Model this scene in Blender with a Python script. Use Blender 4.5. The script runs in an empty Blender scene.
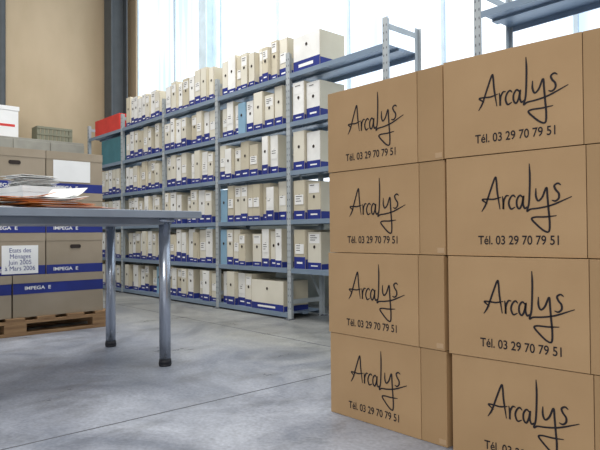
import bpy, math, random
from mathutils import Vector, Matrix
random.seed(7)
S=bpy.context.scene
COL=S.collection
try:
    S.view_settings.view_transform='Standard'
except Exception: pass

# ---------------- materials ----------------
def mat(name,c,rough=.6,c2=None,scale=8,metal=0,bump=0,spec=.4,stretch=None,detail=4):
    m=bpy.data.materials.new(name); m.use_nodes=True
    nt=m.node_tree; b=nt.nodes['Principled BSDF']
    b.inputs['Roughness'].default_value=rough
    b.inputs['Metallic'].default_value=metal
    b.inputs['Specular IOR Level'].default_value=spec
    tc=nt.nodes.new('ShaderNodeTexCoord'); n=nt.nodes.new('ShaderNodeTexNoise')
    mp=nt.nodes.new('ShaderNodeMapping')
    nt.links.new(tc.outputs['Object'],mp.inputs['Vector'])
    if stretch: mp.inputs['Scale'].default_value=stretch
    nt.links.new(mp.outputs['Vector'],n.inputs['Vector'])
    n.inputs['Scale'].default_value=scale; n.inputs['Detail'].default_value=detail
    r=nt.nodes.new('ShaderNodeValToRGB')
    if c2 is None: c2=tuple(x*.86 for x in c)
    r.color_ramp.elements[0].position=.35; r.color_ramp.elements[1].position=.65
    r.color_ramp.elements[0].color=(*c2,1); r.color_ramp.elements[1].color=(*c,1)
    nt.links.new(n.outputs['Fac'],r.inputs['Fac']); nt.links.new(r.outputs['Color'],b.inputs['Base Color'])
    if bump:
        bp=nt.nodes.new('ShaderNodeBump'); bp.inputs['Strength'].default_value=bump
        bp.inputs['Distance'].default_value=.01
        nt.links.new(n.outputs['Fac'],bp.inputs['Height']); nt.links.new(bp.outputs['Normal'],b.inputs['Normal'])
    return m
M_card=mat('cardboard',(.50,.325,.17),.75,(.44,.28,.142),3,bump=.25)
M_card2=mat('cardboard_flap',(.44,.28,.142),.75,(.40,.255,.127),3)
M_tape=mat('packing_tape',(.56,.38,.22),.3)
M_seam=mat('cardboard_seam',(.09,.05,.022),.8)
M_ink=mat('ink',(.018,.014,.018),.7)
M_cream=mat('archive_cream',(.64,.59,.46),.7,(.54,.49,.37),2)
M_cream2=mat('archive_white',(.88,.88,.85),.7)
M_spine=mat('archive_spine',(.76,.73,.63),.7,(.66,.63,.53),3)
M_navy=mat('navy_print',(.02,.035,.24),.6,(.018,.03,.19),5)
M_lblue=mat('light_blue_board',(.25,.42,.56),.6)
M_teal=mat('teal_board',(.06,.20,.24),.6)
M_red=mat('red_board',(.70,.05,.04),.6)
M_hole=mat('finger_hole',(.04,.03,.025),.9)
M_label=mat('white_label',(.88,.88,.86),.6,(.84,.84,.82))
M_taupe=mat('taupe_board',(.37,.305,.225),.75,(.31,.255,.18),3)
M_steel=mat('rack_steel',(.44,.48,.50),.45,(.38,.42,.44),6,metal=.1)
M_shelf=mat('shelf_steel',(.24,.31,.40),.4,(.20,.27,.36),4,metal=.15)
M_slot=mat('slot_dark',(.14,.15,.17),.8)
M_wood=mat('pallet_wood',(.36,.22,.11),.8,(.24,.14,.07),6,stretch=(8,1,8),bump=.2)
M_chrome=mat('chrome_leg',(.48,.52,.60),.25,(.43,.47,.54),10,metal=.85)
M_black=mat('rubber_foot',(.02,.02,.025),.5)
M_ttop=mat('table_top',(.40,.44,.50),.35,(.36,.40,.46),5)
M_tedge=mat('table_edge',(.27,.31,.37),.4)
M_orange=mat('orange_folder',(.85,.28,.06),.6)
M_pink=mat('pink_folder',(.85,.42,.34),.6)
M_tan=mat('tan_wall_panel',(.56,.44,.29),.8,(.50,.39,.25),2.5,stretch=(1,1,.5),detail=9)
M_tan2=mat('tan_wall_darker',(.38,.29,.19),.8,detail=8)
M_dark=mat('dark_column_paint',(.085,.095,.10),.6)
M_pblue=mat('pale_blue_paint',(.66,.80,.90),.5)
M_wallg=mat('wall_plaster',(.50,.52,.50),.8)
M_cab=mat('cabinet_paint',(.34,.33,.28),.5)
M_green=mat('green_mesh_paint',(.24,.24,.17),.6)

def window_mat():
    m=bpy.data.materials.new('translucent_window_sheet'); m.use_nodes=True
    nt=m.node_tree; b=nt.nodes['Principled BSDF']; L=nt.links
    tc=nt.nodes.new('ShaderNodeTexCoord')
    mp=nt.nodes.new('ShaderNodeMapping'); mp.inputs['Scale'].default_value=(1.2,1,.22)
    n=nt.nodes.new('ShaderNodeTexNoise'); n.inputs['Scale'].default_value=1.2; n.inputs['Detail'].default_value=3
    L.new(tc.outputs['Object'],mp.inputs['Vector']); L.new(mp.outputs['Vector'],n.inputs['Vector'])
    w=nt.nodes.new('ShaderNodeTexWave'); w.bands_direction='X'; w.inputs['Scale'].default_value=2.2; w.inputs['Distortion'].default_value=.3
    L.new(tc.outputs['Object'],w.inputs['Vector'])
    mx=nt.nodes.new('ShaderNodeMath'); mx.operation='MULTIPLY_ADD'; mx.inputs[1].default_value=.08
    L.new(w.outputs['Fac'],mx.inputs[0]); L.new(n.outputs['Fac'],mx.inputs[2])
    r=nt.nodes.new('ShaderNodeValToRGB')
    r.color_ramp.elements[0].position=.40; r.color_ramp.elements[0].color=(.46,.58,.72,1)
    r.color_ramp.elements[1].position=.60; r.color_ramp.elements[1].color=(.86,.93,1,1)
    L.new(mx.outputs[0],r.inputs['Fac'])
    L.new(r.outputs['Color'],b.inputs['Emission Color']); b.inputs['Emission Strength'].default_value=1.6
    b.inputs['Base Color'].default_value=(.1,.12,.14,1); b.inputs['Roughness'].default_value=.5
    return m
M_win=window_mat()

def floor_mat():
    m=bpy.data.materials.new('concrete_floor'); m.use_nodes=True
    nt=m.node_tree; b=nt.nodes['Principled BSDF']; L=nt.links
    tc=nt.nodes.new('ShaderNodeTexCoord')
    n1=nt.nodes.new('ShaderNodeTexNoise'); n1.inputs['Scale'].default_value=1.5; n1.inputs['Detail'].default_value=10; n1.inputs['Roughness'].default_value=.68
    n1.inputs['Distortion'].default_value=.8
    mp=nt.nodes.new('ShaderNodeMapping'); mp.inputs['Scale'].default_value=(1,.5,1); mp.inputs['Rotation'].default_value=(0,0,.3)
    n2=nt.nodes.new('ShaderNodeTexNoise'); n2.inputs['Scale'].default_value=5; n2.inputs['Detail'].default_value=10; n2.inputs['Roughness'].default_value=.72
    n3=nt.nodes.new('ShaderNodeTexNoise'); n3.inputs['Scale'].default_value=70; n3.inputs['Detail'].default_value=3
    L.new(tc.outputs['Object'],mp.inputs['Vector'])
    L.new(tc.outputs['Object'],n1.inputs['Vector']); L.new(mp.outputs['Vector'],n2.inputs['Vector']); L.new(tc.outputs['Object'],n3.inputs['Vector'])
    r=nt.nodes.new('ShaderNodeValToRGB')
    e=r.color_ramp.elements; e[0].position=.36; e[0].color=(.20,.22,.265,1); e[1].position=.64; e[1].color=(.43,.455,.51,1)
    x=e.new(.5); x.color=(.31,.33,.38,1)
    L.new(n1.outputs['Fac'],r.inputs['Fac'])
    r2=nt.nodes.new('ShaderNodeValToRGB'); r2.color_ramp.elements[0].position=.37; r2.color_ramp.elements[0].color=(.58,.58,.56,1)
    r2.color_ramp.elements[1].position=.49; r2.color_ramp.elements[1].color=(1,1,1,1)
    L.new(n2.outputs['Fac'],r2.inputs['Fac'])
    mm=nt.nodes.new('ShaderNodeMixRGB'); mm.blend_type='MULTIPLY'; mm.inputs[0].default_value=.6
    L.new(r.outputs['Color'],mm.inputs[1]); L.new(r2.outputs['Color'],mm.inputs[2])
    m3=nt.nodes.new('ShaderNodeMixRGB'); m3.blend_type='OVERLAY'; m3.inputs[0].default_value=.4
    L.new(mm.outputs[0],m3.inputs[1]); L.new(n3.outputs['Fac'],m3.inputs[2])
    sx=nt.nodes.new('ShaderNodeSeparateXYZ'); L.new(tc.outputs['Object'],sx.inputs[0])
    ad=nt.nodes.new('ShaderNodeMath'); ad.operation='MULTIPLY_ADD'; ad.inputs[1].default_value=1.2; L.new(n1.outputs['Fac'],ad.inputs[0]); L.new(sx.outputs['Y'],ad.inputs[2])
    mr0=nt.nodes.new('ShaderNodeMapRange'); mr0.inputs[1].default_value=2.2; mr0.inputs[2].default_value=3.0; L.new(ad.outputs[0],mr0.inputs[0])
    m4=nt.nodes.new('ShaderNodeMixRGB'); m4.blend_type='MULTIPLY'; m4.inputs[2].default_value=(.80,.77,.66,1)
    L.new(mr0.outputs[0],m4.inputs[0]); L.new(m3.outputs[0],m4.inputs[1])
    L.new(m4.outputs[0],b.inputs['Base Color'])
    mr=nt.nodes.new('ShaderNodeMapRange'); mr.inputs[1].default_value=.35; mr.inputs[2].default_value=.65; mr.inputs[3].default_value=.27; mr.inputs[4].default_value=.5
    L.new(n2.outputs['Fac'],mr.inputs[0]); L.new(mr.outputs[0],b.inputs['Roughness'])
    b.inputs['Specular IOR Level'].default_value=.5
    bp=nt.nodes.new('ShaderNodeBump'); bp.inputs['Strength'].default_value=.1; bp.inputs['Distance'].default_value=.01
    L.new(n2.outputs['Fac'],bp.inputs['Height']); L.new(bp.outputs['Normal'],b.inputs['Normal'])
    return m
M_floor=floor_mat()
M_joint=mat('floor_joint',(.12,.125,.14),.8)

# ---------------- mesh builder ----------------
class MB:
    def __init__(s): s.v=[];s.f=[];s.m=[];s.ms=[]
    def mi(s,m):
        if m not in s.ms: s.ms.append(m)
        return s.ms.index(m)
    def add(s,vs,fs,m,M=None):
        o=len(s.v); i=s.mi(m)
        for p in vs:
            p=Vector(p); 
            if M is not None: p=M@p
            s.v.append(tuple(p))
        for f in fs: s.f.append([a+o for a in f]); s.m.append(i)
    def box(s,x0,x1,y0,y1,z0,z1,m,M=None):
        vs=[(x0,y0,z0),(x1,y0,z0),(x1,y1,z0),(x0,y1,z0),(x0,y0,z1),(x1,y0,z1),(x1,y1,z1),(x0,y1,z1)]
        s.add(vs,[(0,3,2,1),(4,5,6,7),(0,1,5,4),(1,2,6,5),(2,3,7,6),(3,0,4,7)],m,M)
    def poly(s,pts,m,M=None): s.add(pts,[list(range(len(pts)))],m,M)
    def cyl(s,cx,cy,z0,z1,r0,r1,m,n=24,M=None):
        vs=[];fs=[]
        for k in range(n):
            a=2*math.pi*k/n; vs.append((cx+r0*math.cos(a),cy+r0*math.sin(a),z0))
        for k in range(n):
            a=2*math.pi*k/n; vs.append((cx+r1*math.cos(a),cy+r1*math.sin(a),z1))
        for k in range(n): fs.append((k,(k+1)%n,n+(k+1)%n,n+k))
        fs.append(list(range(n))[::-1]); fs.append(list(range(n,2*n)))
        s.add(vs,fs,m,M)
    def obj(s,name,parent=None,bevel=0,loc=None):
        me=bpy.data.meshes.new(name); me.from_pydata(s.v,[],s.f)
        for m in s.ms: me.materials.append(m)
        for p,i in zip(me.polygons,s.m): p.material_index=i
        me.update()
        o=bpy.data.objects.new(name,me); COL.objects.link(o)
        if parent: o.parent=parent
        if loc: o.location=loc
        if bevel:
            b=o.modifiers.new('bevel','BEVEL'); b.width=bevel; b.segments=2; b.limit_method='ANGLE'
        return o

def text_mesh(body,width,height,name,m,align='LEFT',bold=0):
    cu=bpy.data.curves.new(name,'FONT'); cu.body=body; cu.size=1; cu.align_x=align
    cu.space_line=.95; cu.offset=bold
    t=bpy.data.objects.new(name,cu); COL.objects.link(t)
    bpy.context.view_layer.update()
    dg=bpy.context.evaluated_depsgraph_get()
    me=bpy.data.meshes.new_from_object(t.evaluated_get(dg))
    bpy.data.objects.remove(t)
    xs=[v.co.x for v in me.vertices]; ys=[v.co.y for v in me.vertices]
    x0,x1,y0,y1=min(xs),max(xs),min(ys),max(ys)
    for v in me.vertices:
        v.co.x=(v.co.x-x0)/(x1-x0)*width; v.co.y=(v.co.y-y0)/(y1-y0)*height; v.co.z=0
    me.materials.clear(); me.materials.append(m)
    return me

def catmull(P,n=8):
    P=[Vector((a,b,0)) for a,b in P]; P=[2*P[0]-P[1]]+P+[2*P[-1]-P[-2]]
    out=[]
    for i in range(1,len(P)-2):
        a,b,c,d=P[i-1:i+3]
        for k in range(n):
            t=k/n
            out.append(.5*((2*b)+(c-a)*t+(2*a-5*b+4*c-d)*t*t+(3*b-a-3*c+d)*t**3))
    out.append(P[-2]); return out
STROKES=[
 [(-.02,-.02),(.03,.06),(.09,.22),(.15,.37),(.165,.33),(.175,.2),(.205,.0)],
 [(.05,.07),(-.01,.12),(.05,.125),(.13,.12),(.22,.14)],
 [(.235,.15),(.245,.08),(.245,.0),(.25,.09),(.28,.15),(.315,.15)],
 [(.39,.13),(.36,.155),(.325,.12),(.31,.06),(.335,.0),(.385,.02)],
 [(.475,.12),(.44,.15),(.405,.10),(.405,.03),(.435,.0),(.465,.06),(.48,.14),(.475,.05),(.495,.0),(.52,.02)],
 [(.55,.50),(.555,.36),(.55,.18),(.54,.05),(.52,-.03),(.56,-.01),(.66,.0),(.80,.03),(1.0,.11)],
 [(.62,.22),(.62,.13),(.645,.08),(.69,.12),(.735,.22),(.745,.12),(.755,-.02),(.765,-.16),(.755,-.26),(.70,-.25),(.62,-.18),(.57,-.12),(.61,-.10),(.72,-.10),(.84,-.09)],
 [(.89,.24),(.855,.26),(.82,.235),(.835,.19),(.865,.15),(.865,.10),(.83,.07),(.79,.08)],
]
def logo_mesh(size):
    mb=MB()
    for st in STROKES:
        pts=catmull(st); n=len(pts); L=[];R=[]
        for i,p in enumerate(pts):
            t=(pts[min(i+1,n-1)]-pts[max(i-1,0)])
            if t.length<1e-6: t=Vector((1,0,0))
            t.normalize(); nn=Vector((-t.y,t.x,0)); e=min(i,n-1-i)/6
            w=.0092*(.45+.55*min(1,e))*(1+.25*abs(t.y))
            L.append(p+nn*w); R.append(p-nn*w)
        vs=[tuple(a*size) for q in zip(L,R) for a in q]
        mb.add(vs,[(2*i,2*i+1,2*i+3,2*i+2) for i in range(n-1)],M_ink)
    me=bpy.data.meshes.new('logo')
    me.from_pydata(mb.v,[],mb.f); me.materials.append(M_ink); return me

def place(me,name,parent,loc,rot):
    o=bpy.data.objects.new(name,me); COL.objects.link(o); o.parent=parent; o.location=loc; o.rotation_euler=rot; return o

# ---------------- room shell ----------------
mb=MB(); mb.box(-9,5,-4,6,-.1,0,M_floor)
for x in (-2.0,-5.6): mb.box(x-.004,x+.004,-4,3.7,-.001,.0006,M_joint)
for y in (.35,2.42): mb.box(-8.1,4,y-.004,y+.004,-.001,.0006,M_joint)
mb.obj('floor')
YB=3.75
mb=MB(); mb.box(-8.1,5,YB,YB+.15,0,.899,M_wallg); mb.obj('wall_back')
mb=MB(); mb.box(-8.3,-8.1,-4,YB+.15,0,5.2,M_tan); mb.box(-8.0999,-7.7505,YB,YB+.1,.9,5.2,M_tan); mb.obj('wall_left')
mb=MB()
mb.add([(-8.1,-1,1.4),(-8.1,3.7,5.1),(-8.1,-1,5.1),(-8.07,-1,1.4),(-8.07,3.7,5.1),(-8.07,-1,5.1)],[(0,2,1),(3,4,5),(0,1,4,3),(1,2,5,4),(2,0,3,5)],M_tan2)  # darker tan triangle over the upper part of the left wall
mb.obj('wall_left_triangle')
xs=[-7.75,-6.7,-5.63,-4.6,-3.6,-2.6,-1.6,-.6,.6,1.8,3.2]
for i in range(len(xs)-1):
    mb=MB(); a,b=xs[i],xs[i+1]
    mb.box(a+.015,b-.015,YB+.04,YB+.06,.95,5.2,M_win)
    mb.box(a-.014,a+.014,YB+.02,YB+.09,.9,5.2,M_pblue)
    mb.box(a+.015,b-.015,YB+.01,YB+.09,.9,.95,M_pblue)
    mb.obj('window_%d'%(i+1))
def hcol(name,cx,cy,w,m,z1=5.2):
    mb=MB(); t=.018
    mb.box(cx-w/2,cx+w/2,cy-w/2,cy-w/2+t,0,z1,m); mb.box(cx-w/2,cx+w/2,cy+w/2-t,cy+w/2,0,z1,m)
    mb.box(cx-t/2,cx+t/2,cy-w/2+t,cy+w/2-t,0,z1,m); mb.box(cx-w/2-.03,cx+w/2+.03,cy-w/2-.03,cy+w/2+.03,0,.015,m)
    return mb.obj(name)
hcol('steel_column',-7.86,3.5,.24,M_dark)
hcol('steel_column',-5.63,3.6,.15,M_pblue)
mb=MB(); mb.cyl(-8.02,2.05,0,5.2,.05,.05,M_dark)
for z in (1,2.2,3.4,4.6): mb.box(-8.1,-8.02,2.0,2.1,z,z+.04,M_dark)
mb.obj('drain_pipe')

# ---------------- racks ----------------
YF=2.95; D=.36
LV=[.05,.40,.78,1.16,1.54,1.92]
def rack(posts,name,levels_by_bay):
    mb=MB()
    for x in posts:
        for y,sy in ((YF,1),(YF+D,-1)):
            mb.box(x-.022,x+.022,min(y,y+sy*.004),max(y,y+sy*.004),0,2.09,M_steel)
            mb.box(x-.003,x+.003,min(y+sy*.004,y+sy*.04),max(y+sy*.004,y+sy*.04),0,2.09,M_steel)
            mb.box(x-.03,x+.03,y-.03 if sy>0 else y-.03,y+.03,0,.008,M_slot)
            if sy>0:
                z=.08
                while z<2.06:
                    for dx in (-.012,.012):
                        mb.box(x+dx-.003,x+dx+.003,y-.0008,y,z,z+.014,M_slot)
                    z+=.05
        for z in (.12,.7,1.3,2.02):
            mb.box(x-.004,x+.004,YF+.04,YF+D-.04,z,z+.035,M_steel)
        for z in (.14,.72):
            M=Matrix.Translation((x,YF+D/2,z+.3))@Matrix.Rotation(math.radians(28),4,'X')
            mb.box(-.003,.003,-.01,.01,-.30,.30,M_steel,M)
    for i in range(len(posts)-1):
        a,b=posts[i],posts[i+1]
        for l in levels_by_bay(i):
            z=LV[l]
            mb.box(a+.006,b-.006,YF+.005,YF+D-.005,z-.006,z,M_shelf)
            mb.box(a+.024,b-.024,YF-.002,YF+.006,z-.036,z,M_shelf)
            mb.box(a+.024,b-.024,YF+D-.006,YF+D+.002,z-.036,z,M_shelf)
            mb.box(a+.006,b-.006,YF+D*.5-.03,YF+D*.5+.03,z-.02,z-.006,M_shelf)
    return mb.obj(name)
P=[-7.48,-6.48,-5.48,-4.48,-3.47,-2.48]
rack(P,'storage_rack',lambda i:range(6) if i<4 else [1,2,3,4,5])
rack([-1.80,-.8,.2],'storage_rack',lambda i:range(6))

def abox(mb,x,w,z,h=.31,kind='std',lean=0,dy=0,d=.26):
    M=Matrix.Translation((x,YF+.02+dy,z+.001))@Matrix.Rotation(lean,4,'Y')
    body=M_cream; sp=random.choice([M_spine,M_spine,M_cream,M_cream2,M_cream2])
    if kind=='blue': body=M_lblue; sp=M_lblue
    if kind=='teal': body=M_teal; sp=M_teal
    if kind=='red': body=M_red; sp=M_red
    mb.box(0,w,0,d,0,h,body,M)
    e=.0009
    def fq(x0,x1,z0,z1,m,k=1): mb.poly([(x0,-e*k,z0),(x1,-e*k,z0),(x1,-e*k,z1),(x0,-e*k,z1)],m,M)
    if sp is not body: fq(0,w,0,h,sp)
    if kind in('std','wide'):
        bh=h*random.choice([.14,.18,.22,.25,.3])
        fq(0,w,0.0,bh,M_navy,2)
        for xx in (-e,w+e):
            mb.poly([(xx,0,0),(xx,d,0),(xx,d,bh*.8),(xx,0,bh*.8)],M_navy,M)
        if kind=='wide':
            fq(w*.2,w*.75,bh*.35,bh*.65,M_label,3)
        else:
            fq(w*.25,w*.75,bh*.42,bh*.58,M_label,3)
    r=.013
    hz=h*.60 if kind!='wide' else h*.72
    if kind not in ('red','teal'):
        mb.poly([(w/2+r*math.cos(a*math.pi/5),-e*3,hz+r*math.sin(a*math.pi/5)) for a in range(10)],M_hole,M)
    if random.random()<.75 and kind=='std':
        lo=random.choice([.66,.7,.38]); 
        fq(w*.12,w*.88,h*lo,h*(lo+.25),M_label,2 if lo>.5 else 4)
        for k in range(random.randint(1,3)):
            fq(w*.22,w*random.uniform(.5,.78),h*(lo+.2-.06*k),h*(lo+.216-.06*k),M_ink,5)
    if kind in('std','wide'):
        fq(0,.002,0,h,M_taupe,4); fq(w-.002,w,0,h,M_taupe,4)

for l in range(6):
    mb=MB(); z=LV[l]
    for b in range(1,4):
        a,e=P[b]+.03,P[b+1]-.03
        x=a+ (0.0 if b>1 else .05)
        n=0
        gaps={(5,2):[.35],(5,1):[],(4,1):[.6],(2,2):[.3],(0,2):[.5]}.get((l,b),[random.uniform(.3,.9)])
        gaps=list(gaps)
        while True:
            w=random.choice([.08,.095,.10,.10,.12])
            if x+w+.004>e: break
            if l==0 and b==3 and x>e-.50: break
            if gaps and x-a>gaps[0]:
                gaps.pop(0); x+=random.uniform(.04,.10); continue
            h=random.choice([.27,.29,.31,.31,.32]) if l<5 else random.choice([.28,.31,.32,.34])
            kind='std'
            if (l,b,n) in [(4,3,3),(2,3,0),(1,3,0),(0,1,6)] : kind='blue'
            if l==0: h-=.03
            abox(mb,x,w,z,h,kind,dy=random.choice([0,.004,.01,.018,.03,-.018]))
            x+=w+.003; n+=1
    if l==5:
        abox(mb,-3.42,.30,z,.27,'wide')
    elif l==0:
        abox(mb,P[4]-.50,.42,z,.24,'wide',dy=-.01)
    else:
        abox(mb,-3.43,.13,z,.30,'std'); abox(mb,-3.295,.15,z,.28,'std',dy=.02)
    if l==5: abox(mb,-7.30,.72,z,.20,'red')
    elif l==4: abox(mb,-7.1,.55,z,.30,'teal')
    else:
        x=-7.2
        while x<-6.65: abox(mb,x,.1,z,.30 if l else .26); x+=.105
    mb.obj('archive_box_row')

# ---------------- big cartons ----------------
BH=.2985
logo=logo_mesh(.25)
tel=text_mesh('T\u00e9l. 03 29 70 79 51',.232,.026,'phone_text',M_ink,bold=.012)
def carton(x0,y0,z0,w=.505,d=.40,rot=0,h=BH,sx=.41,tx=.0):
    mb=MB()
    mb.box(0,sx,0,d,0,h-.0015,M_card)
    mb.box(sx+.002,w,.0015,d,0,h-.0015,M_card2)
    mb.box(sx,sx+.002,.004,d-.002,0.001,h-.002,M_seam)
    mb.box(.002,w-.002,d,d+.003,.01,h-.01,M_card2)
    mb.box(w,w+.0012,d/2-.03,d/2+.03,.002,h-.004,M_tape)
    mb.box(-.0012,0,d/2-.03,d/2+.03,.002,h-.004,M_tape)
    mb.box(w-.03,w-.004,.0006,.0015,h*.02,h*.075,M_tape)
    o=mb.obj('cardboard_carton',bevel=.0045,loc=(x0,y0,z0)); o.rotation_euler=(0,0,rot)
    place(logo,'handwritten_logo',o,(.110+tx,-.0012,.136),(math.pi/2,0,0))
    place(tel,'phone_number',o,(.093+tx,-.0012,.034),(math.pi/2,0,0))
    return o
for r in range(4):
    j=[(.0,.004),(-.003,.0),(.002,.003),(0,.0)][r]
    carton(-1.578+j[0],1.54+j[1],.001+r*(BH+.001),w=.513,sx=.414)
    jx=[.018,.012,.006,.002][r]
    carton(-1.056+jx,1.532+[.004,-.002,.003,-.001][r],.001+r*(BH+.001),rot=math.radians([4.6,5.0,5.3,5.6][r]),w=.53,sx=.405,tx=.010)

# ---------------- pallet with file cartons ----------------
XP=-4.18
mb=MB()
for k in range(7):
    y=.55+k*.2; mb.box(XP-.85,XP+.02,y-.06,y+.06,.10,.12,M_wood)
for x in (XP-.8,XP-.4,XP-.03):
    mb.box(x-.05,x+.05,.49,1.81,.08,.10,M_wood)
    for y in (.56,1.15,1.74): mb.box(x-.05,x+.05,y-.07,y+.07,.022,.08,M_wood)
    mb.box(x-.05,x+.05,.49,1.81,.0,.022,M_wood)
mb.obj('wooden_pallet',bevel=.002)
brand=text_mesh('IMPEGA  E',.17,.024,'brand_text',M_label,bold=.02)
def fcarton(y0,y1,z0,h,band=(.0,.2),txt=True,hole=True,d=.5,dx=0,name='file_carton',bodym=None):
    mb=MB(); w=y1-y0; bm=bodym or M_taupe
    mb.box(-d,0,0,w,0,h-.05,bm)
    mb.box(-d-.003,.003,-.0015,w+.0015,h-.055,h,bm)
    mb.box(0,.001,0,w,h*band[0],h*band[1],M_navy)
    if hole:
        e=.004; hz=h*.66
        pts=[]
        for a in range(16):
            t=a*math.pi/8; cx=w/2+(.025 if math.cos(t)>0 else -.025)
            pts.append((e,cx+.014*math.cos(t),hz+.014*math.sin(t)))
        mb.poly(pts,M_hole)
    o=mb.obj(name,loc=(XP+dx,y0,z0),bevel=.002)
    if txt:
        place(brand,'printed_text',o,(.0025,w*.12,h*(band[0]+band[1])/2-.011),(math.pi/2,0,math.pi/2))
    return o
Z=.121; H=.284
for r in range(4):
    z=Z+r*(H+.001)
    if r==0:
        fcarton(1.14,1.755,z,H,(.55,.82),True,False); fcarton(.56,1.13,z,H,(.55,.8),True,False)
    else:
        fcarton(1.355,1.752,z,H,(0,.22)); o=fcarton(.95,1.348,z,H,(0,.22),hole=(r!=1),dx=random.uniform(-.01,.012)); fcarton(.545,.943,z,H,(0,.22))
        if r==1:
            mb=MB(); mb.box(.0035,.005,.12,.35,.01,.20,M_label)
            s=mb.obj('paper_label',parent=o)
            t=text_mesh('Etats des\nM\u00e9nages\nJuin 2005\n\u00e0 Mars 2006',.19,.15,'label_text',M_navy,'CENTER',bold=.0)
            place(t,'label_text',o,(.0056,.14,.032),(math.pi/2,0,math.pi/2))
mb=MB(); mb.box(XP+.0035,XP+.006,1.40,1.66,1.05,1.20,M_label); mb.obj('paper_notice')

mb=MB()
mb.box(-7.95,-7.5,.3,2.9,.05,1.86,M_cab)
mb.box(-7.93,-7.52,.32,2.88,0,.05,M_slot)
for y in (.3,1.17,2.04):
    mb.box(-7.5,-7.485,y+.01,y+.43,.08,1.83,M_cab); mb.box(-7.5,-7.485,y+.44,y+.86,.08,1.83,M_cab)
    mb.box(-7.485,-7.46,y+.40,y+.415,.9,1.05,M_slot)
mb.obj('metal_cabinet',bevel=.003)
mb=MB(); mb.box(-7.9,-7.62,1.62,2.14,1.861,2.24,M_label); mb.box(-7.91,-7.61,1.61,2.15,2.2,2.25,M_label); mb.box(-7.62,-7.618,1.7,2.1,2.0,2.03,M_red); mb.obj('white_storage_box')
mb=MB()
for k in range(9):
    y=2.38+k*.05; mb.box(-7.7,-7.69,y,y+.042,1.861,2.06,M_green)
for z in (1.861,1.95,2.03): mb.box(-7.69,-7.68,2.38,2.82,z,z+.025,M_green)
for y in (2.38,2.81): mb.box(-7.9,-7.7,y,y+.01,1.861,2.06,M_green)
mb.box(-7.9,-7.7,2.391,2.809,1.861,1.87,M_green)
mb.obj('slatted_crate')

# ---------------- table ----------------
TX0,TX1,TY0,TY1=-3.48,-2.59,-.25,1.61
tab=bpy.data.objects.new('work_table',None); COL.objects.link(tab)
mb=MB()
ZT=.790
mb.box(TX0,TX1,TY0,TY1,ZT-.026,ZT,M_ttop)
mb.box(TX0-.002,TX1+.002,TY0-.002,TY1+.002,ZT-.036,ZT-.0015,M_tedge)
mb.box(TX0+.09,TX1-.09,TY0+.12,TY1-.12,ZT-.068,ZT-.036,M_tedge)
mb.obj('table_top',parent=tab,bevel=.002)
for i,(x,y) in enumerate(((TX1-.115,1.462),(TX0+.08,1.475),(TX1-.115,-.1),(TX0+.08,-.1))):
    mb=MB()
    mb.cyl(x,y,.035,ZT-.036,.029,.029,M_chrome,32); mb.cyl(x,y,.0,.012,.03,.033,M_black,32); mb.cyl(x,y,.012,.035,.033,.030,M_black,32)
    mb.cyl(x,y,ZT-.055,ZT-.0361,.05,.05,M_chrome,32)
    o=mb.obj('leg_%d'%(i+1),parent=tab)
    for p in o.data.polygons:
        if len(p.vertices)==4: p.use_smooth=True

def sheet(mb,cx,cy,z,w,l,ang,m,curl=.0,n=8):
    M=Matrix.Translation((cx,cy,z))@Matrix.Rotation(ang,4,'Z')
    vs=[];fs=[]
    for i in range(n+1):
        t=i/n; yy=(t-.5)*l
        c=curl*max(0,t-.55)**2*4
        for xx in (-w/2,w/2): vs.append((xx,yy,c))
    k=len(vs); vs+= [(a,b,c+.0014) for a,b,c in vs]
    for i in range(n):
        fs.append((2*i,2*i+2,2*i+3,2*i+1)); fs.append((k+2*i,k+2*i+1,k+2*i+3,k+2*i+2))
        fs.append((2*i,k+2*i,k+2*i+2,2*i+2)); fs.append((2*i+1,2*i+3,k+2*i+3,k+2*i+1))
    fs.append((0,1,k+1,k)); fs.append((2*n,k+2*n,k+2*n+1,2*n+1))
    mb.add(vs,fs,m,M)
mb=MB(); z=ZT+.0005
seq=[M_label,M_orange,M_pink,M_orange,M_label,M_orange,M_orange,M_label,M_orange,M_orange,M_label,M_orange,M_label,M_label]
for i,m in enumerate(seq):
    k=max(0,1-i/9)
    th=.0026 if m is M_label else .0036
    sheet(mb,-2.755+random.uniform(-.02,.02),.84+k*.14+random.uniform(-.05,.06),z,.24,.33,random.uniform(-.3,.3),m,curl=.0 if i<11 else .02)
    z+=th
sheet(mb,-2.76,.86,z,.22,.30,.25,M_label,curl=.05); sheet(mb,-2.75,.76,z+.002,.21,.30,-.15,M_orange,curl=.03)
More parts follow.
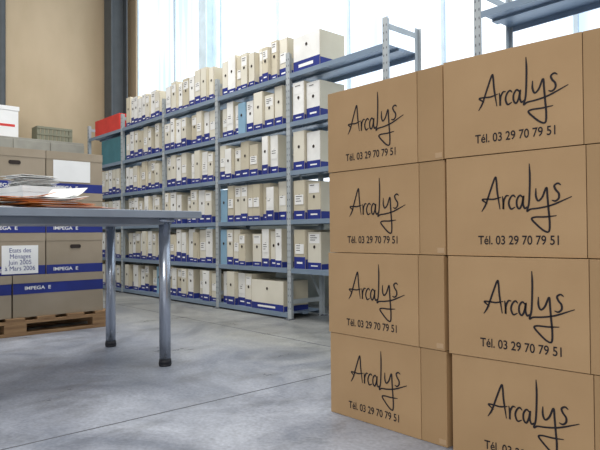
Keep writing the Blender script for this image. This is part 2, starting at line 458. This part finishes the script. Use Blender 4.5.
sheet(mb,-2.77,.90,z+.004,.21,.30,.5,M_label,curl=.07)
mb.obj('paper_stack')
mb=MB()
Mx=Matrix.Translation((-3.22,.97,ZT+.0005))@Matrix.Rotation(.15,4,'Z')
mb.box(-.14,.14,-.11,.11,0,.10,M_label,Mx); mb.box(-.145,.145,-.115,.115,.10,.13,M_cream2,Mx)
for i in range(10):
    sheet(mb,-3.22+random.uniform(-.015,.015),.97+random.uniform(-.02,.02),ZT+.135+i*.006,.2,.19,random.uniform(-.25,.35),M_label,curl=random.uniform(0,.012))
mb.obj('white_document_box')

# ---------------- lights ----------------
def area(name,loc,sx,sy,e,col,rot=(0,0,0)):
    l=bpy.data.lights.new(name,'AREA'); l.shape='RECTANGLE'; l.size=sx; l.size_y=sy; l.energy=e; l.color=col
    o=bpy.data.objects.new(name,l); COL.objects.link(o); o.location=loc; o.rotation_euler=rot
area('added_key_light',(-3.8,1.7,4.6),3,2.0,185,(1,.98,.94))  # key light added overhead, no visible lamp behind it
area('hall_daylight',(2.5,-3.2,3.6),3.5,2.5,200,(1,.97,.92),(math.radians(60),0,math.radians(35)))
w=bpy.data.worlds.new('world'); S.world=w; w.use_nodes=True
w.node_tree.nodes['Background'].inputs[0].default_value=(.92,.95,1,1)
w.node_tree.nodes['Background'].inputs[1].default_value=.45

# ---------------- camera ----------------
f=583.; cam=bpy.data.cameras.new('camera'); cam.sensor_width=36; cam.lens=f/600*36
co=bpy.data.objects.new('camera',cam); COL.objects.link(co); S.camera=co
F0=Vector((-.749,.662,0)).normalized()
pitch=math.atan(8.7/f); roll=math.radians(.45)
F=(F0*math.cos(pitch)+Vector((0,0,1))*math.sin(pitch)).normalized()
R=F.cross(Vector((0,0,1))).normalized(); U=R.cross(F)
R2=R*math.cos(roll)-U*math.sin(roll); U2=U*math.cos(roll)+R*math.sin(roll)
co.matrix_world=Matrix(((R2.x,U2.x,-F.x,0),(R2.y,U2.y,-F.y,0),(R2.z,U2.z,-F.z,.67),(0,0,0,1)))
cam.clip_start=.05
